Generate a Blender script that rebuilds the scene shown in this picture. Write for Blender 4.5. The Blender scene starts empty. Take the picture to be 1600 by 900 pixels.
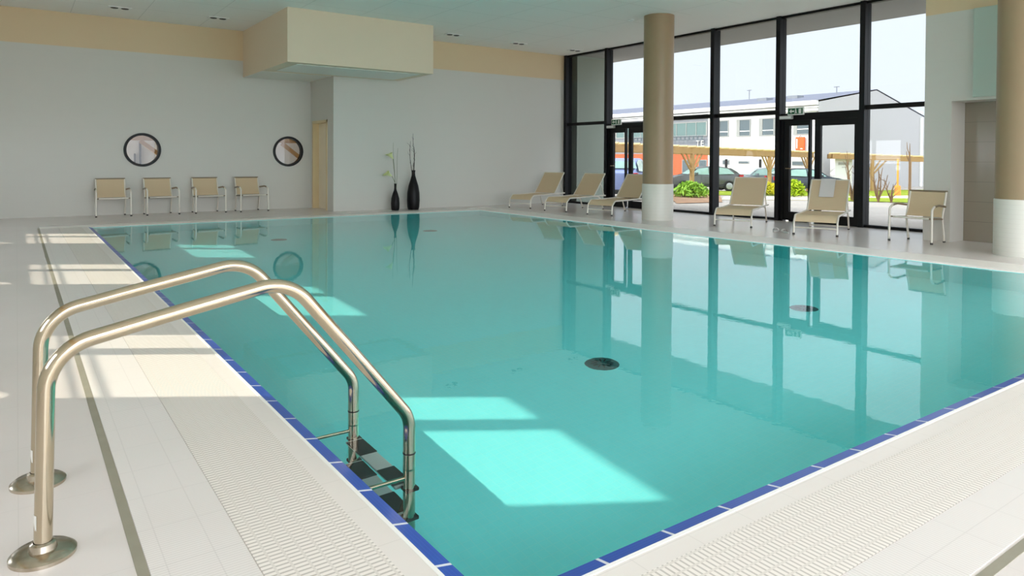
import bpy, bmesh, math, random
from mathutils import Vector, Matrix
from mathutils.geometry import tessellate_polygon
random.seed(7)
SC = bpy.context.scene
COL = SC.collection
PI = math.pi

# ------------------------------------------------------------------ colours and materials
def lin(c):
    return tuple(((v / 255) / 12.92 if v / 255 <= 0.04045 else ((v / 255 + 0.055) / 1.055) ** 2.4) for v in c)

MATS = {}

class N:
    """small node-graph helper"""
    def __init__(self, name):
        self.m = bpy.data.materials.new(name)
        self.m.use_nodes = True
        self.t = self.m.node_tree
        self.p = self.t.nodes['Principled BSDF']
        self.out = self.t.nodes['Material Output']
    def node(self, kind, **kw):
        n = self.t.nodes.new(kind)
        for k, v in kw.items():
            setattr(n, k, v)
        return n
    def link(self, a, b):
        self.t.links.new(a, b)
    def val(self, sock, v):
        if hasattr(v, 'is_linked') or isinstance(v, bpy.types.NodeSocket):
            self.link(v, sock)
        else:
            sock.default_value = v
    def math(self, op, a, b=0.0, c=None):
        n = self.node('ShaderNodeMath', operation=op)
        self.val(n.inputs[0], a)
        self.val(n.inputs[1], b)
        if c is not None:
            self.val(n.inputs[2], c)
        return n.outputs[0]
    def coords(self, kind='Object'):
        tc = self.node('ShaderNodeTexCoord')
        s = self.node('ShaderNodeSeparateXYZ')
        self.link(tc.outputs[kind], s.inputs[0])
        return tc.outputs[kind], s.outputs[0], s.outputs[1], s.outputs[2]
    def joint(self, c, period, width, offset=0.0):
        """1 on a joint line of given width every period along c"""
        a = self.math('ADD', c, 1000 * period + offset + width / 2)
        a = self.math('DIVIDE', a, period)
        a = self.math('FRACT', a)
        return self.math('LESS_THAN', a, width / period)
    def mix(self, fac, a, b):
        n = self.node('ShaderNodeMix', data_type='RGBA')
        self.val(n.inputs[0], fac)
        for s, v in ((n.inputs[6], a), (n.inputs[7], b)):
            if isinstance(v, tuple):
                s.default_value = (*v[:3], 1)
            else:
                self.link(v, s)
        return n.outputs[2]
    def noise(self, vec, scale, detail=2.0, rough=0.5):
        n = self.node('ShaderNodeTexNoise')
        n.inputs['Scale'].default_value = scale
        n.inputs['Detail'].default_value = detail
        n.inputs['Roughness'].default_value = rough
        if vec is not None:
            self.link(vec, n.inputs['Vector'])
        return n.outputs['Fac']
    def bump(self, h, strength=0.2, dist=0.01):
        b = self.node('ShaderNodeBump')
        b.inputs['Strength'].default_value = strength
        b.inputs['Distance'].default_value = dist
        self.link(h, b.inputs['Height'])
        self.link(b.outputs[0], self.p.inputs['Normal'])
        return b.outputs[0]
    def set(self, color=None, rough=0.5, metal=0.0, spec=0.5):
        if color is not None:
            if isinstance(color, tuple):
                self.p.inputs['Base Color'].default_value = (*color[:3], 1)
            else:
                self.link(color, self.p.inputs['Base Color'])
        self.p.inputs['Roughness'].default_value = rough
        self.p.inputs['Metallic'].default_value = metal
        self.p.inputs['Specular IOR Level'].default_value = spec
        return self

def simple(name, rgb, rough=0.5, metal=0.0, spec=0.5, mottle=0.0, scale=6.0):
    n = N(name)
    c = lin(rgb)
    if mottle:
        vec = n.coords()[0]
        f = n.noise(vec, scale, 3)
        d = tuple(v * (1 - mottle) for v in c)
        n.set(n.mix(f, d, tuple(min(1, v * (1 + mottle)) for v in c)), rough, metal, spec)
    else:
        n.set(c, rough, metal, spec)
    MATS[name] = n.m
    return n.m

def build_materials():
    # walls: pale tiles, faint joints, beige painted band above 3.42 m
    n = N('wall_tile'); vec, x, y, z = n.coords()
    base = lin((214, 212, 204))
    j = n.math('MAXIMUM', n.joint(z, 0.30, 0.004), 0.0)
    col = n.mix(n.math('MULTIPLY', j, 0.18), base, lin((196, 194, 186)))
    band = n.math('GREATER_THAN', z, 3.42)
    col = n.mix(band, col, lin((226, 203, 166)))
    n.set(col, 0.42, 0, 0.35); MATS['wall'] = n.m
    n = N('niche_tile'); vec, x, y, z = n.coords()
    j = n.math('MAXIMUM', n.joint(z, 0.30, 0.006), n.joint(y, 0.60, 0.006))
    n.set(n.mix(j, lin((150, 140, 124)), lin((126, 117, 104))), 0.16); MATS['niche'] = n.m
    simple('panel_grey_green', (186, 203, 192), 0.5)  # one even grey green tone for the panel over the niche
    simple('soffit_paint', (233, 216, 190), 0.6)
    simple('white_paint', (236, 234, 226), 0.5)
    # ceiling: square white panels with thin joints
    n = N('ceiling_panel'); vec, x, y, z = n.coords()
    j = n.math('MAXIMUM', n.joint(x, 1.2, 0.012, 0.3), n.joint(y, 1.2, 0.012, 0.2))
    near_glass = n.math('LESS_THAN', x, 11.0)
    j = n.math('MULTIPLY', j, near_glass)
    n.set(n.mix(n.math('MULTIPLY', j, 0.4), lin((245, 243, 238)), lin((180, 180, 174))), 0.75, 0, 0.2); MATS['ceiling'] = n.m
    # deck tiles
    n = N('deck_tile'); vec, x, y, z = n.coords()
    j = n.math('MAXIMUM', n.joint(x, 0.60, 0.003, 0.0), n.joint(y, 0.60, 0.003, 0.1))
    f = n.noise(vec, 1.7, 3)
    col = n.mix(f, lin((219, 212, 208)), lin((227, 220, 216)))
    col = n.mix(n.math('MULTIPLY', j, 0.14), col, lin((165, 160, 152)))
    n.set(col, 0.24, 0, 0.5); MATS['deck'] = n.m
    n = N('pale_edge_tile'); vec, x, y, z = n.coords()
    j = n.math('MAXIMUM', n.joint(x, 0.25, 0.003, 0.0), n.joint(y, 0.25, 0.003, 0.012))
    n.set(n.mix(n.math('MULTIPLY', j, 0.25), lin((230, 224, 218)), lin((176, 171, 162))), 0.35, 0, 0.4); MATS['edge_tile'] = n.m
    # ribbed tiles: the ribs run along x or along y
    for nm, ax in (('ribbed_tile_along_x', 2), ('ribbed_tile_along_y', 1)):
        n = N(nm); c = n.coords(); vec = c[0]
        rib = n.joint(c[ax], 0.013, 0.0045)
        jl = n.math('MAXIMUM', n.joint(c[3 - ax], 0.133, 0.004, 0.044 if ax == 2 else -0.055), n.joint(c[ax], 0.25, 0.004))
        col = n.mix(n.math('MULTIPLY', rib, 0.30), lin((230, 225, 221)), lin((190, 184, 178)))
        col = n.mix(n.math('MULTIPLY', jl, 0.13), col, lin((150, 144, 138)))
        n.set(col, 0.45, 0, 0.35); MATS[nm] = n.m
    # gratings: bars across the strip, cords along it
    for nm, ax in (('grating_bars_along_x', 2), ('grating_bars_along_y', 1)):
        n = N(nm); c = n.coords()
        slot = n.joint(c[ax], 0.021, 0.0075)
        cord = n.joint(c[3 - ax], 0.047, 0.008)
        slot = n.math('MULTIPLY', slot, n.math('SUBTRACT', 1.0, cord))
        col = n.mix(n.math('MULTIPLY', slot, 0.50), lin((238, 232, 225)), lin((136, 128, 118)))
        col = n.mix(n.math('MULTIPLY', cord, 0.22), col, lin((150, 142, 126)))
        n.set(col, 0.5, 0, 0.3); MATS[nm] = n.m
    n = N('gutter_channel'); vec = n.coords()[0]
    n.set(n.mix(n.noise(vec, 9, 3), lin((140, 136, 120)), lin((158, 153, 136))), 0.7); MATS['gutter'] = n.m
    # blue edge tiles, white joints every 0.285 m
    for nm, ax, off in (('blue_tile_along_y', 2, -0.085), ('blue_tile_along_x', 1, -0.005)):
        n = N(nm); c = n.coords()
        j = n.joint(c[ax], 0.285, 0.012, off)
        rib = n.joint(c[3 - ax], 0.014, 0.003)
        col = n.mix(n.math('MULTIPLY', rib, 0.3), lin((44, 84, 178)), lin((70, 112, 200)))
        n.set(n.mix(j, col, lin((225, 230, 240))), 0.28, 0, 0.5); MATS[nm] = n.m
    simple('pale_strip_tile', (246, 242, 236), 0.4, mottle=0.02)
    simple('white_grout', (244, 244, 240), 0.5)
    # pool basin: turquoise liner, mosaic-like faint mottling, one joint line along the middle
    n = N('pool_liner'); vec, x, y, z = n.coords()
    f = n.noise(vec, 14, 3)
    col = n.mix(f, lin((128, 243, 244)), lin((137, 248, 249)))
    j = n.math('MAXIMUM', n.joint(x, 0.05, 0.006), n.joint(y, 0.05, 0.006))
    col = n.mix(n.math('MULTIPLY', j, 0.09), col, lin((220, 250, 240)))
    n.set(col, 0.6, 0, 0.2); MATS['pool'] = n.m
    # water
    n = N('pool_water'); vec, x, y, z = n.coords()
    mp = n.node('ShaderNodeMapping'); n.link(vec, mp.inputs[0]); mp.inputs['Scale'].default_value = (1.0, 1.0, 1.0)
    h1 = n.noise(mp.outputs[0], 5.0, 2, 0.5)
    h2 = n.noise(mp.outputs[0], 1.3, 1, 0.5)
    h3 = n.noise(mp.outputs[0], 24.0, 1, 0.5)
    h = n.math('ADD', n.math('MULTIPLY_ADD', h3, 0.065, n.math('MULTIPLY', h1, 0.12)), n.math('MULTIPLY', h2, 0.30))
    b = n.node('ShaderNodeBump'); b.inputs['Strength'].default_value = WATER_BUMP; b.inputs['Distance'].default_value = 0.02
    n.link(h, b.inputs['Height'])
    n.t.nodes.remove(n.p)
    g = n.node('ShaderNodeBsdfGlass'); g.inputs['Roughness'].default_value = 0.0; g.inputs['IOR'].default_value = 1.333
    g.inputs['Color'].default_value = (0.98, 1.0, 1.0, 1)
    n.link(b.outputs[0], g.inputs['Normal']); n.link(g.outputs[0], n.out.inputs['Surface']); MATS['water'] = n.m
    # thin window glass, its grey tint added to dim the bright outdoors
    for nm, tint, ref in (('dimming_glass', (0.64, 0.655, 0.66), 1.0),):
        n = N(nm); n.t.nodes.remove(n.p)
        tr = n.node('ShaderNodeBsdfTransparent'); tr.inputs[0].default_value = (*tint, 1)
        gl = n.node('ShaderNodeBsdfGlossy'); gl.inputs['Roughness'].default_value = 0.0
        lw = n.node('ShaderNodeLayerWeight')
        fr = n.math('MULTIPLY_ADD', n.math('POWER', lw.outputs['Facing'], 5.0), 0.90, 0.04)
        mx = n.node('ShaderNodeMixShader'); n.link(fr, mx.inputs[0])
        n.link(tr.outputs[0], mx.inputs[1]); n.link(gl.outputs[0], mx.inputs[2]); n.link(mx.outputs[0], n.out.inputs['Surface'])
        MATS['glass'] = n.m
    simple('frame_black', (13, 13, 15), 0.45, 0, 0.3)
    simple('frame_navy', (15, 16, 20), 0.45, 0, 0.3)
    simple('column_tan', (164, 141, 110), 0.38, mottle=0.03)
    n = N('column_mosaic'); vec, x, y, z = n.coords()
    n.set(n.mix(n.math('MULTIPLY', n.joint(z, 0.06, 0.004), 0.2), lin((226, 224, 214)), lin((190, 186, 176))), 0.35); MATS['column_mosaic'] = n.m
    # stainless steel
    n = N('stainless_steel'); vec = n.coords()[0]
    n.set(lin((196, 183, 160)), 0.12, 1.0); MATS['steel'] = n.m
    n = N('stained_steel'); vec = n.coords()[0]
    n.set(n.mix(n.noise(vec, 26, 4), lin((150, 138, 120)), lin((222, 212, 196))), 0.2, 1.0); MATS['steel_base'] = n.m
    simple('step_grey', (186, 190, 188), 0.4)
    simple('black_rubber', (22, 22, 24), 0.7)
    simple('worn_label', (226, 224, 218), 0.7)
    simple('aluminium_white', (232, 226, 214), 0.35, 0.15)
    simple('aluminium_taupe', (150, 134, 112), 0.4, 0.2)
    n = N('beige_sling'); vec, x, y, z = n.coords()
    w = n.math('ADD', n.joint(x, 0.012, 0.004), n.joint(z, 0.012, 0.004))
    n.set(n.mix(n.math('MULTIPLY', w, 0.12), lin((220, 198, 164)), lin((178, 156, 124))), 0.75, 0, 0.2); MATS['sling'] = n.m
    simple('foot_grey', (70, 68, 66), 0.7)
    simple('paper_white', (222, 218, 216), 0.8)
    simple('vase_black', (7, 6, 6), 0.42, 0, 0.25)
    simple('twig_dark', (52, 44, 38), 0.8)
    simple('twig_green', (122, 132, 100), 0.7)
    simple('calla_cream', (226, 234, 170), 0.5)
    simple('calla_yellow', (226, 205, 80), 0.5)
    simple('oak_frame', (228, 206, 162), 0.45, mottle=0.04, scale=4)
    simple('oak_leaf', (244, 230, 204), 0.45, mottle=0.04, scale=4)
    simple('dark_metal', (45, 44, 44), 0.4, 0.6)
    simple('lamp_white', (240, 240, 238), 0.4)
    simple('lamp_dark', (26, 26, 26), 0.3)
    simple('sign_green', (20, 92, 56), 0.5)
    simple('sign_white', (238, 242, 236), 0.5)
    simple('unit_grey', (196, 196, 194), 0.5)
    # outdoors
    n = N('paving_grey'); vec = n.coords()[0]
    n.set(n.mix(n.noise(vec, 0.8, 4), lin((168, 160, 152)), lin((188, 180, 170))), 0.85, 0, 0.1); MATS['paving'] = n.m
    simple('sand_path', (228, 214, 178), 0.9, mottle=0.06)
    n = N('lawn'); vec = n.coords()[0]
    n.set(n.mix(n.noise(vec, 3.0, 5), lin((112, 132, 30)), lin((168, 182, 60))), 0.95, 0, 0.1); MATS['lawn'] = n.m
    n = N('bark_mulch'); vec = n.coords()[0]
    n.set(n.mix(n.noise(vec, 7.0, 5), lin((120, 84, 62)), lin((208, 170, 138))), 0.95, 0, 0.1); MATS['mulch'] = n.m
    simple('facade_white', (232, 231, 226), 0.8)
    simple('facade_grey', (136, 139, 145), 0.7)
    n = N('gable_cladding'); vec, x, y, z = n.coords()
    n.set(n.mix(n.math('MULTIPLY', n.joint(x, 0.5, 0.03), 0.12), lin((184, 182, 181)), lin((158, 157, 157))), 0.7); MATS['gable'] = n.m
    simple('outside_green_grey', (158, 168, 154), 0.7)
    simple('roof_slate', (112, 115, 132), 0.6)
    n = N('orange_brick'); vec, x, y, z = n.coords()
    j = n.math('MAXIMUM', n.joint(z, 0.15, 0.02), n.joint(y, 0.4, 0.02))
    n.set(n.mix(n.math('MULTIPLY', j, 0.35), lin((200, 96, 58)), lin((214, 140, 104))), 0.85); MATS['brick'] = n.m
    simple('pane_dark', (92, 104, 108), 0.12)
    simple('pane_green', (104, 128, 124), 0.12)
    simple('reveal_grey', (160, 160, 155), 0.7)
    simple('sign_orange', (236, 96, 24), 0.55)
    simple('pine_wood', (172, 136, 88), 0.75, mottle=0.10, scale=3)
    simple('pine_pale', (212, 184, 132), 0.75, mottle=0.06, scale=3)
    simple('bark_brown', (124, 98, 70), 0.9, mottle=0.15, scale=6)
    n = N('leaf_green'); vec = n.coords()[0]
    n.set(n.mix(n.noise(vec, 9, 2), lin((104, 160, 36)), lin((172, 205, 78))), 0.6, 0, 0.3); MATS['leaf_green'] = n.m
    n = N('leaf_lime'); vec = n.coords()[0]
    n.set(n.mix(n.noise(vec, 9, 2), lin((132, 168, 10)), lin((196, 214, 40))), 0.6, 0, 0.3); MATS['leaf_lime'] = n.m
    n = N('leaf_yellow'); vec = n.coords()[0]
    n.set(n.mix(n.noise(vec, 9, 2), lin((196, 190, 10)), lin((236, 226, 50))), 0.6, 0, 0.3); MATS['leaf_yellow'] = n.m
    simple('car_graphite', (96, 98, 98), 0.28, 0.5)
    simple('car_silver', (150, 156, 162), 0.28, 0.5)
    simple('car_dark', (64, 70, 78), 0.28, 0.5)
    simple('car_blue', (150, 164, 214), 0.28, 0.3)
    simple('car_glass', (150, 184, 174), 0.08)
    simple('car_trim', (30, 31, 33), 0.5)
    simple('tyre', (24, 24, 25), 0.8)
    simple('hubcap', (170, 172, 174), 0.35, 0.6)
    simple('lamp_red', (200, 24, 28), 0.3)
    simple('lamp_clear', (232, 236, 238), 0.15)
    simple('bollard_orange', (226, 152, 62), 0.7)
    simple('slipper_white', (232, 228, 226), 0.7)
    simple('slipper_dark', (60, 56, 56), 0.7)
    simple('drain_grey', (44, 104, 104), 0.5)
    simple('wood_ceiling', (188, 146, 88), 0.6, mottle=0.08, scale=3)

# ------------------------------------------------------------------ mesh builder
class B:
    def __init__(self):
        self.bm = bmesh.new()
    def box(self, x0, x1, y0, y1, z0, z1, bev=0.0, M=None):
        r = bmesh.ops.create_cube(self.bm, size=1.0)
        vs = r['verts']
        for v in vs:
            v.co = Vector((x0 + (v.co.x + .5) * (x1 - x0), y0 + (v.co.y + .5) * (y1 - y0), z0 + (v.co.z + .5) * (z1 - z0)))
        if bev:
            es = list({e for v in vs for e in v.link_edges})
            r2 = bmesh.ops.bevel(self.bm, geom=es, offset=bev, segments=2, affect='EDGES', profile=0.5)
            vs = list({v for f in r2['faces'] for v in f.verts} | {v for v in vs if v.is_valid})
        if M:
            for v in vs:
                v.co = M @ v.co
        return self
    def tube(self, pts, r, seg=10, cap=True):
        pts = [Vector(p) for p in pts]
        rs = r if isinstance(r, (list, tuple)) else [r] * len(pts)
        t0 = (pts[1] - pts[0]).normalized()
        up = Vector((0, 0, 1)) if abs(t0.z) < 0.9 else Vector((1, 0, 0))
        nrm = t0.cross(up).normalized()
        rings = []
        for i, p in enumerate(pts):
            if i == 0: t = pts[1] - pts[0]
            elif i == len(pts) - 1: t = pts[-1] - pts[-2]
            else: t = (pts[i + 1] - pts[i]).normalized() + (pts[i] - pts[i - 1]).normalized()
            t.normalize()
            nrm = (nrm - t * nrm.dot(t)).normalized()
            bn = t.cross(nrm)
            rings.append([self.bm.verts.new(p + (nrm * math.cos(a) + bn * math.sin(a)) * rs[i]) for a in [2 * PI * k / seg for k in range(seg)]])
        for a, b in zip(rings, rings[1:]):
            for k in range(seg):
                self.bm.faces.new((a[k], a[(k + 1) % seg], b[(k + 1) % seg], b[k]))
        if cap:
            self.bm.faces.new(rings[0][::-1]); self.bm.faces.new(rings[-1])
        return self
    def lathe(self, prof, c=(0, 0, 0), seg=32, M=None):
        rings = []
        c = Vector(c)
        for r, z in prof:
            if r < 1e-6:
                rings.append([self.bm.verts.new(c + Vector((0, 0, z)))])
            else:
                rings.append([self.bm.verts.new(c + Vector((r * math.cos(2 * PI * k / seg), r * math.sin(2 * PI * k / seg), z))) for k in range(seg)])
        for a, b in zip(rings, rings[1:]):
            for k in range(seg):
                k2 = (k + 1) % seg
                if len(a) == 1 and len(b) == 1: continue
                if len(a) == 1: self.bm.faces.new((a[0], b[k2], b[k]))
                elif len(b) == 1: self.bm.faces.new((a[k], a[k2], b[0]))
                else: self.bm.faces.new((a[k], a[k2], b[k2], b[k]))
        if M:
            for rg in rings:
                for v in rg: v.co = M @ v.co
        return self
    def quad(self, *ps):
        self.bm.faces.new([self.bm.verts.new(Vector(p)) for p in ps])
        return self
    def grid(self, fn, nu, nv):
        """surface fn(u,v), u,v in 0..1"""
        V = [[self.bm.verts.new(Vector(fn(i / nu, j / nv))) for j in range(nv + 1)] for i in range(nu + 1)]
        for i in range(nu):
            for j in range(nv):
                self.bm.faces.new((V[i][j], V[i + 1][j], V[i + 1][j + 1], V[i][j + 1]))
        return self
    def sheet(self, fn, nu, nv, thick, nvec):
        """closed thin sheet: two grids a thickness apart with walls"""
        nvec = Vector(nvec).normalized() * thick
        A = [[self.bm.verts.new(Vector(fn(i / nu, j / nv))) for j in range(nv + 1)] for i in range(nu + 1)]
        Bv = [[self.bm.verts.new(Vector(fn(i / nu, j / nv)) + nvec) for j in range(nv + 1)] for i in range(nu + 1)]
        for i in range(nu):
            for j in range(nv):
                self.bm.faces.new((A[i][j], A[i][j + 1], A[i + 1][j + 1], A[i + 1][j]))
                self.bm.faces.new((Bv[i][j], Bv[i + 1][j], Bv[i + 1][j + 1], Bv[i][j + 1]))
        for i in range(nu):
            self.bm.faces.new((A[i][0], A[i + 1][0], Bv[i + 1][0], Bv[i][0]))
            self.bm.faces.new((A[i + 1][nv], A[i][nv], Bv[i][nv], Bv[i + 1][nv]))
        for j in range(nv):
            self.bm.faces.new((A[0][j + 1], A[0][j], Bv[0][j], Bv[0][j + 1]))
            self.bm.faces.new((A[nu][j], A[nu][j + 1], Bv[nu][j + 1], Bv[nu][j]))
        return self
    def prism(self, poly, a, b, axis):
        """2D polygon (list of pairs) extruded from a to b along axis 'x','y' or 'z'"""
        def P(p, d):
            if axis == 'x': return Vector((d, p[0], p[1]))
            if axis == 'y': return Vector((p[0], d, p[1]))
            return Vector((p[0], p[1], d))
        A = [self.bm.verts.new(P(p, a)) for p in poly]; C = [self.bm.verts.new(P(p, b)) for p in poly]
        n = len(poly)
        self.bm.faces.new(A); self.bm.faces.new(C[::-1])
        for i in range(n):
            self.bm.faces.new((A[i], C[i], C[(i + 1) % n], A[(i + 1) % n]))
        return self
    def holed(self, outer, holes, a, b, axis):
        """slab of outline outer with holes, from a to b along axis"""
        def P(p, d):
            if axis == 'x': return Vector((d, p[0], p[1]))
            if axis == 'y': return Vector((p[0], d, p[1]))
            return Vector((p[0], p[1], d))
        loops = [outer] + holes
        flat = [p for l in loops for p in l]
        tris = tessellate_polygon([[Vector((p[0], p[1], 0)) for p in l] for l in loops])
        A = [self.bm.verts.new(P(p, a)) for p in flat]; C = [self.bm.verts.new(P(p, b)) for p in flat]
        for t in tris:
            self.bm.faces.new([A[i] for i in t]); self.bm.faces.new([C[i] for i in reversed(t)])
        k = 0
        for l in loops:
            n = len(l)
            for i in range(n):
                self.bm.faces.new((A[k + i], C[k + i], C[k + (i + 1) % n], A[k + (i + 1) % n]))
            k += n
        return self
    def build(self, name, mat, parent=None, smooth=False, loc=(0, 0, 0), up=False):
        bmesh.ops.recalc_face_normals(self.bm, faces=self.bm.faces)
        if up:
            for f in self.bm.faces:
                if f.normal.z < 0: f.normal_flip()
        me = bpy.data.meshes.new(name)
        self.bm.to_mesh(me); self.bm.free()
        me.materials.append(MATS[mat])
        if smooth:
            me.polygons.foreach_set('use_smooth', [True] * len(me.polygons))
            try: me.set_sharp_from_angle(angle=math.radians(40))
            except Exception: pass
        o = bpy.data.objects.new(name, me)
        COL.objects.link(o)
        o.location = loc
        if parent: o.parent = parent
        return o

def rect(a0, a1, b0, b1): return [(a0, b0), (a1, b0), (a1, b1), (a0, b1)]
def circ(ca, cb, r, n=48): return [(ca + r * math.cos(2 * PI * k / n), cb + r * math.sin(2 * PI * k / n)) for k in range(n)]

def fillet(pts, rad, n=7):
    """polyline with rounded corners"""
    pts = [Vector(p) for p in pts]
    out = [pts[0]]
    rads = rad if isinstance(rad, (list, tuple)) else [rad] * len(pts)
    for i in range(1, len(pts) - 1):
        p = pts[i]; d0 = (pts[i - 1] - p); d1 = (pts[i + 1] - p)
        l0, l1 = d0.length, d1.length
        d0.normalize(); d1.normalize()
        ang = d0.angle(d1)
        if ang > PI - 0.02 or rads[i] <= 0:
            out.append(p); continue
        t = min(rads[i] / math.tan(ang / 2), 0.49 * l0 if i > 1 else 0.95 * l0, 0.49 * l1 if i < len(pts) - 2 else 0.95 * l1)
        r = t * math.tan(ang / 2)
        c = p + (d0 + d1).normalized() * (r / math.sin(ang / 2))
        a = p + d0 * t; b = p + d1 * t
        va, vb = a - c, b - c
        full = va.angle(vb)
        for k in range(n + 1):
            s = k / n
            v = (va * math.sin((1 - s) * full) + vb * math.sin(s * full)) / math.sin(full)
            out.append(c + v)
    out.append(pts[-1])
    return out

def tag(o, label, cat, group=None, kind=None):
    o['label'] = label; o['category'] = cat
    if group: o['group'] = group
    if kind: o['kind'] = kind
    return o
def thing(name, label, cat, loc=(0, 0, 0), rz=0.0, group=None, kind=None):
    o = bpy.data.objects.new(name, None); COL.objects.link(o)
    o.location = loc; o.rotation_euler = (0, 0, rz)
    return tag(o, label, cat, group, kind)
def kids(o): return [c for c in bpy.data.objects if c.parent == o]
def dup(root, loc, rz, label, group=None):
    r = root.copy(); COL.objects.link(r); r.location = loc; r.rotation_euler = (0, 0, rz)
    r['label'] = label
    if group: r['group'] = group
    for ch in kids(root):
        c = ch.copy(); COL.objects.link(c); c.parent = r
        for g in kids(ch):
            d = g.copy(); COL.objects.link(d); d.parent = c
    return r
def S(o, label, cat): return tag(o, label, cat, kind='structure')

WATER_BUMP = 0.08
CAUSTICS = True
build_materials()

# ------------------------------------------------------------------ room dimensions (metres)
XL, XW, YB, YF1, YF2, XJ = -2.0, 12.61, -3.0, 16.70, 15.21, 5.83
ZC = 4.10
PX0, PX1, PY0, PY1 = 1.0, 8.987, 1.512, 14.0     # pool opening
WL = -0.012                                        # water level

# ------------------------------------------------------------------ setting: deck, pool, walls, ceiling
def setting():
    b = B(); b.holed(rect(XL - .1, XW + .15, YB - .1, YF1 + .1), [rect(PX0, PX1, PY0, PY1)], -0.008, 0.0, 'z')
    S(b.build('floor', 'deck'), 'pale cream tiled pool deck around the water', 'floor')
    # basin
    IX0, IX1, IY0, IY1, D = PX0 + .055, PX1 - .055, PY0 + .055, PY1 - .055, -1.25
    b = B()
    XC = -.75      # added unseen cavity under the ladder-side deck, shaped to let sunlight through the water
    b.quad((XC, IY0, D), (IX1, IY0, D), (IX1, IY1, D), (XC, IY1, D))
    for p, q in (((XC, IY0), (IX1, IY0)), ((IX1, IY0), (IX1, IY1)), ((IX1, IY1), (XC, IY1)), ((XC, IY1), (XC, IY0))):
        b.quad((*p, D), (*q, D), (*q, -0.009), (*p, -0.009))
    for z0, z1 in ((D, -.86),):
        b.box(IX0 - .03, IX0, IY0, IY1, z0, z1)  # ladder-side wall kept low to leave the sun's path open
    pool = S(b.build('pool_basin', 'pool'), 'turquoise lined swimming pool basin under the water', 'swimming pool')
    # water sheet extended unseen under the deck so refracted sun reaches the pool floor
    b = B(); b.grid(lambda u, v: (XC + u * (IX1 - XC), IY0 + v * (IY1 - IY0), WL), 1, 1)
    w = S(b.build('pool_water', 'water', smooth=True, up=True), 'still turquoise water filling the swimming pool', 'water')
    # blue rim tiles: four sloping strips, with a white grout line outside
    def rim(name, a, c, axis, lab):
        (x0, y0), (x1, y1) = a; (u0, v0), (u1, v1) = c
        b = B(); b.quad((x0, y0, 0.0015), (x1, y1, 0.0015), (u1, v1, -0.008), (u0, v0, -0.008))
        S(b.build(name, axis), lab, 'pool rim')
    e = .055
    rim('trim_1', ((PX0, PY0), (PX0, PY1)), ((PX0 + e, PY0 + e), (PX0 + e, PY1 - e)), 'blue_tile_along_y', 'blue rim tiles along the ladder side of the pool')
    rim('trim_2', ((PX0, PY0), (PX1, PY0)), ((PX0 + e, PY0 + e), (PX1 - e, PY0 + e)), 'blue_tile_along_x', 'blue rim tiles along the near end of the pool')
    rim('trim_3', ((PX1, PY0), (PX1, PY1)), ((PX1 - e, PY0 + e), (PX1 - e, PY1 - e)), 'pale_strip_tile', 'pale rim tiles along the loungers side of the pool')
    rim('trim_4', ((PX0, PY1), (PX1, PY1)), ((PX0 + e, PY1 - e), (PX1 - e, PY1 - e)), 'pale_strip_tile', 'pale rim tiles along the far end of the pool below the vases')
    b = B(); b.holed(rect(PX0 - .014, PX1 + .014, PY0 - .014, PY1 + .014), [rect(PX0, PX1, PY0, PY1)], -0.008, 0.004, 'z')
    S(b.build('trim_5', 'white_grout'), 'thin white line framing the blue rim tiles', 'pool rim')
    # flat pale tiles next to the rim, then grating, ribbed tiles and gutter channel (ladder side and near end)
    def strip(name, x0, x1, y0, y1, mat, z, lab, cat):
        b = B(); b.box(x0, x1, y0, y1, -0.007, z); S(b.build(name, mat), lab, cat)
    strip('trim_6', .905, PX0 - .014, 1.42, PY1, 'edge_tile', .002, 'smooth pale tiles beside the blue rim on the ladder side', 'tile strip')
    strip('trim_7', .905, PX1 + .3, 1.418, PY0 - .014, 'edge_tile', .002, 'smooth pale tiles beside the blue rim at the near end', 'tile strip')
    strip('trim_8', .576, .905, 1.09, PY1, 'grating_bars_along_x', .003, 'white slotted overflow grating along the ladder side', 'grating')
    strip('trim_9', .905, PX1 + .3, 1.09, 1.418, 'grating_bars_along_y', .003, 'white slotted overflow grating along the near end', 'grating')
    strip('trim_10', .31, .573, .86, PY1, 'ribbed_tile_along_x', .0025, 'ribbed white tiles between grating and channel on the ladder side', 'tile strip')
    strip('trim_11', .576, PX1 + .3, .875, 1.087, 'ribbed_tile_along_y', .0025, 'ribbed white tiles between grating and channel at the near end', 'tile strip')
    strip('trim_12', .278, .308, .84, YF1 - 2.55, 'gutter', .002, 'grey drainage channel line along the ladder side of the deck', 'channel')
    strip('trim_13', .31, PX1 + .6, .835, .865, 'gutter', .002, 'grey drainage channel line along the near end of the deck', 'channel')
    strip('trim_14', PX1 + .014, PX1 + .62, 1.1, PY1 + .62, 'pale_strip_tile', .002, 'pale tile strip along the loungers side of the pool', 'tile strip')
    strip('trim_15', .31, PX1 + .014, PY1 + .014, PY1 + .42, 'pale_strip_tile', .002, 'pale tile strip along the far end of the pool', 'tile strip')
    # walls
    holes = [circ(2.19, 1.36, .335), circ(5.285, 1.36, .335)]
    b = B(); b.holed(rect(XL - .1, XJ, 0, ZC + .1), holes, YF1, YF1 + .12, 'y')
    S(b.build('wall_far', 'wall'), 'pale tiled far wall with two round windows behind the four armchairs', 'wall')
    b = B(); b.holed(rect(YF2, YF1 + .12, -.05, ZC + .1), [rect(15.60, 16.54, -.03, 2.07)], XJ, XJ + .12, 'x')
    S(b.build('wall_return', 'wall'), 'short return wall holding the narrow wooden door', 'wall')
    b = B(); b.box(XJ + .12, XW + .15, YF2, YF2 + .12, 0, ZC + .1)
    S(b.build('wall_far_right', 'wall'), 'pale far wall with beige band behind the two black vases', 'wall')
    # ladder-side wall: windows that let the sun in (outside the frame)
    hl = []
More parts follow.
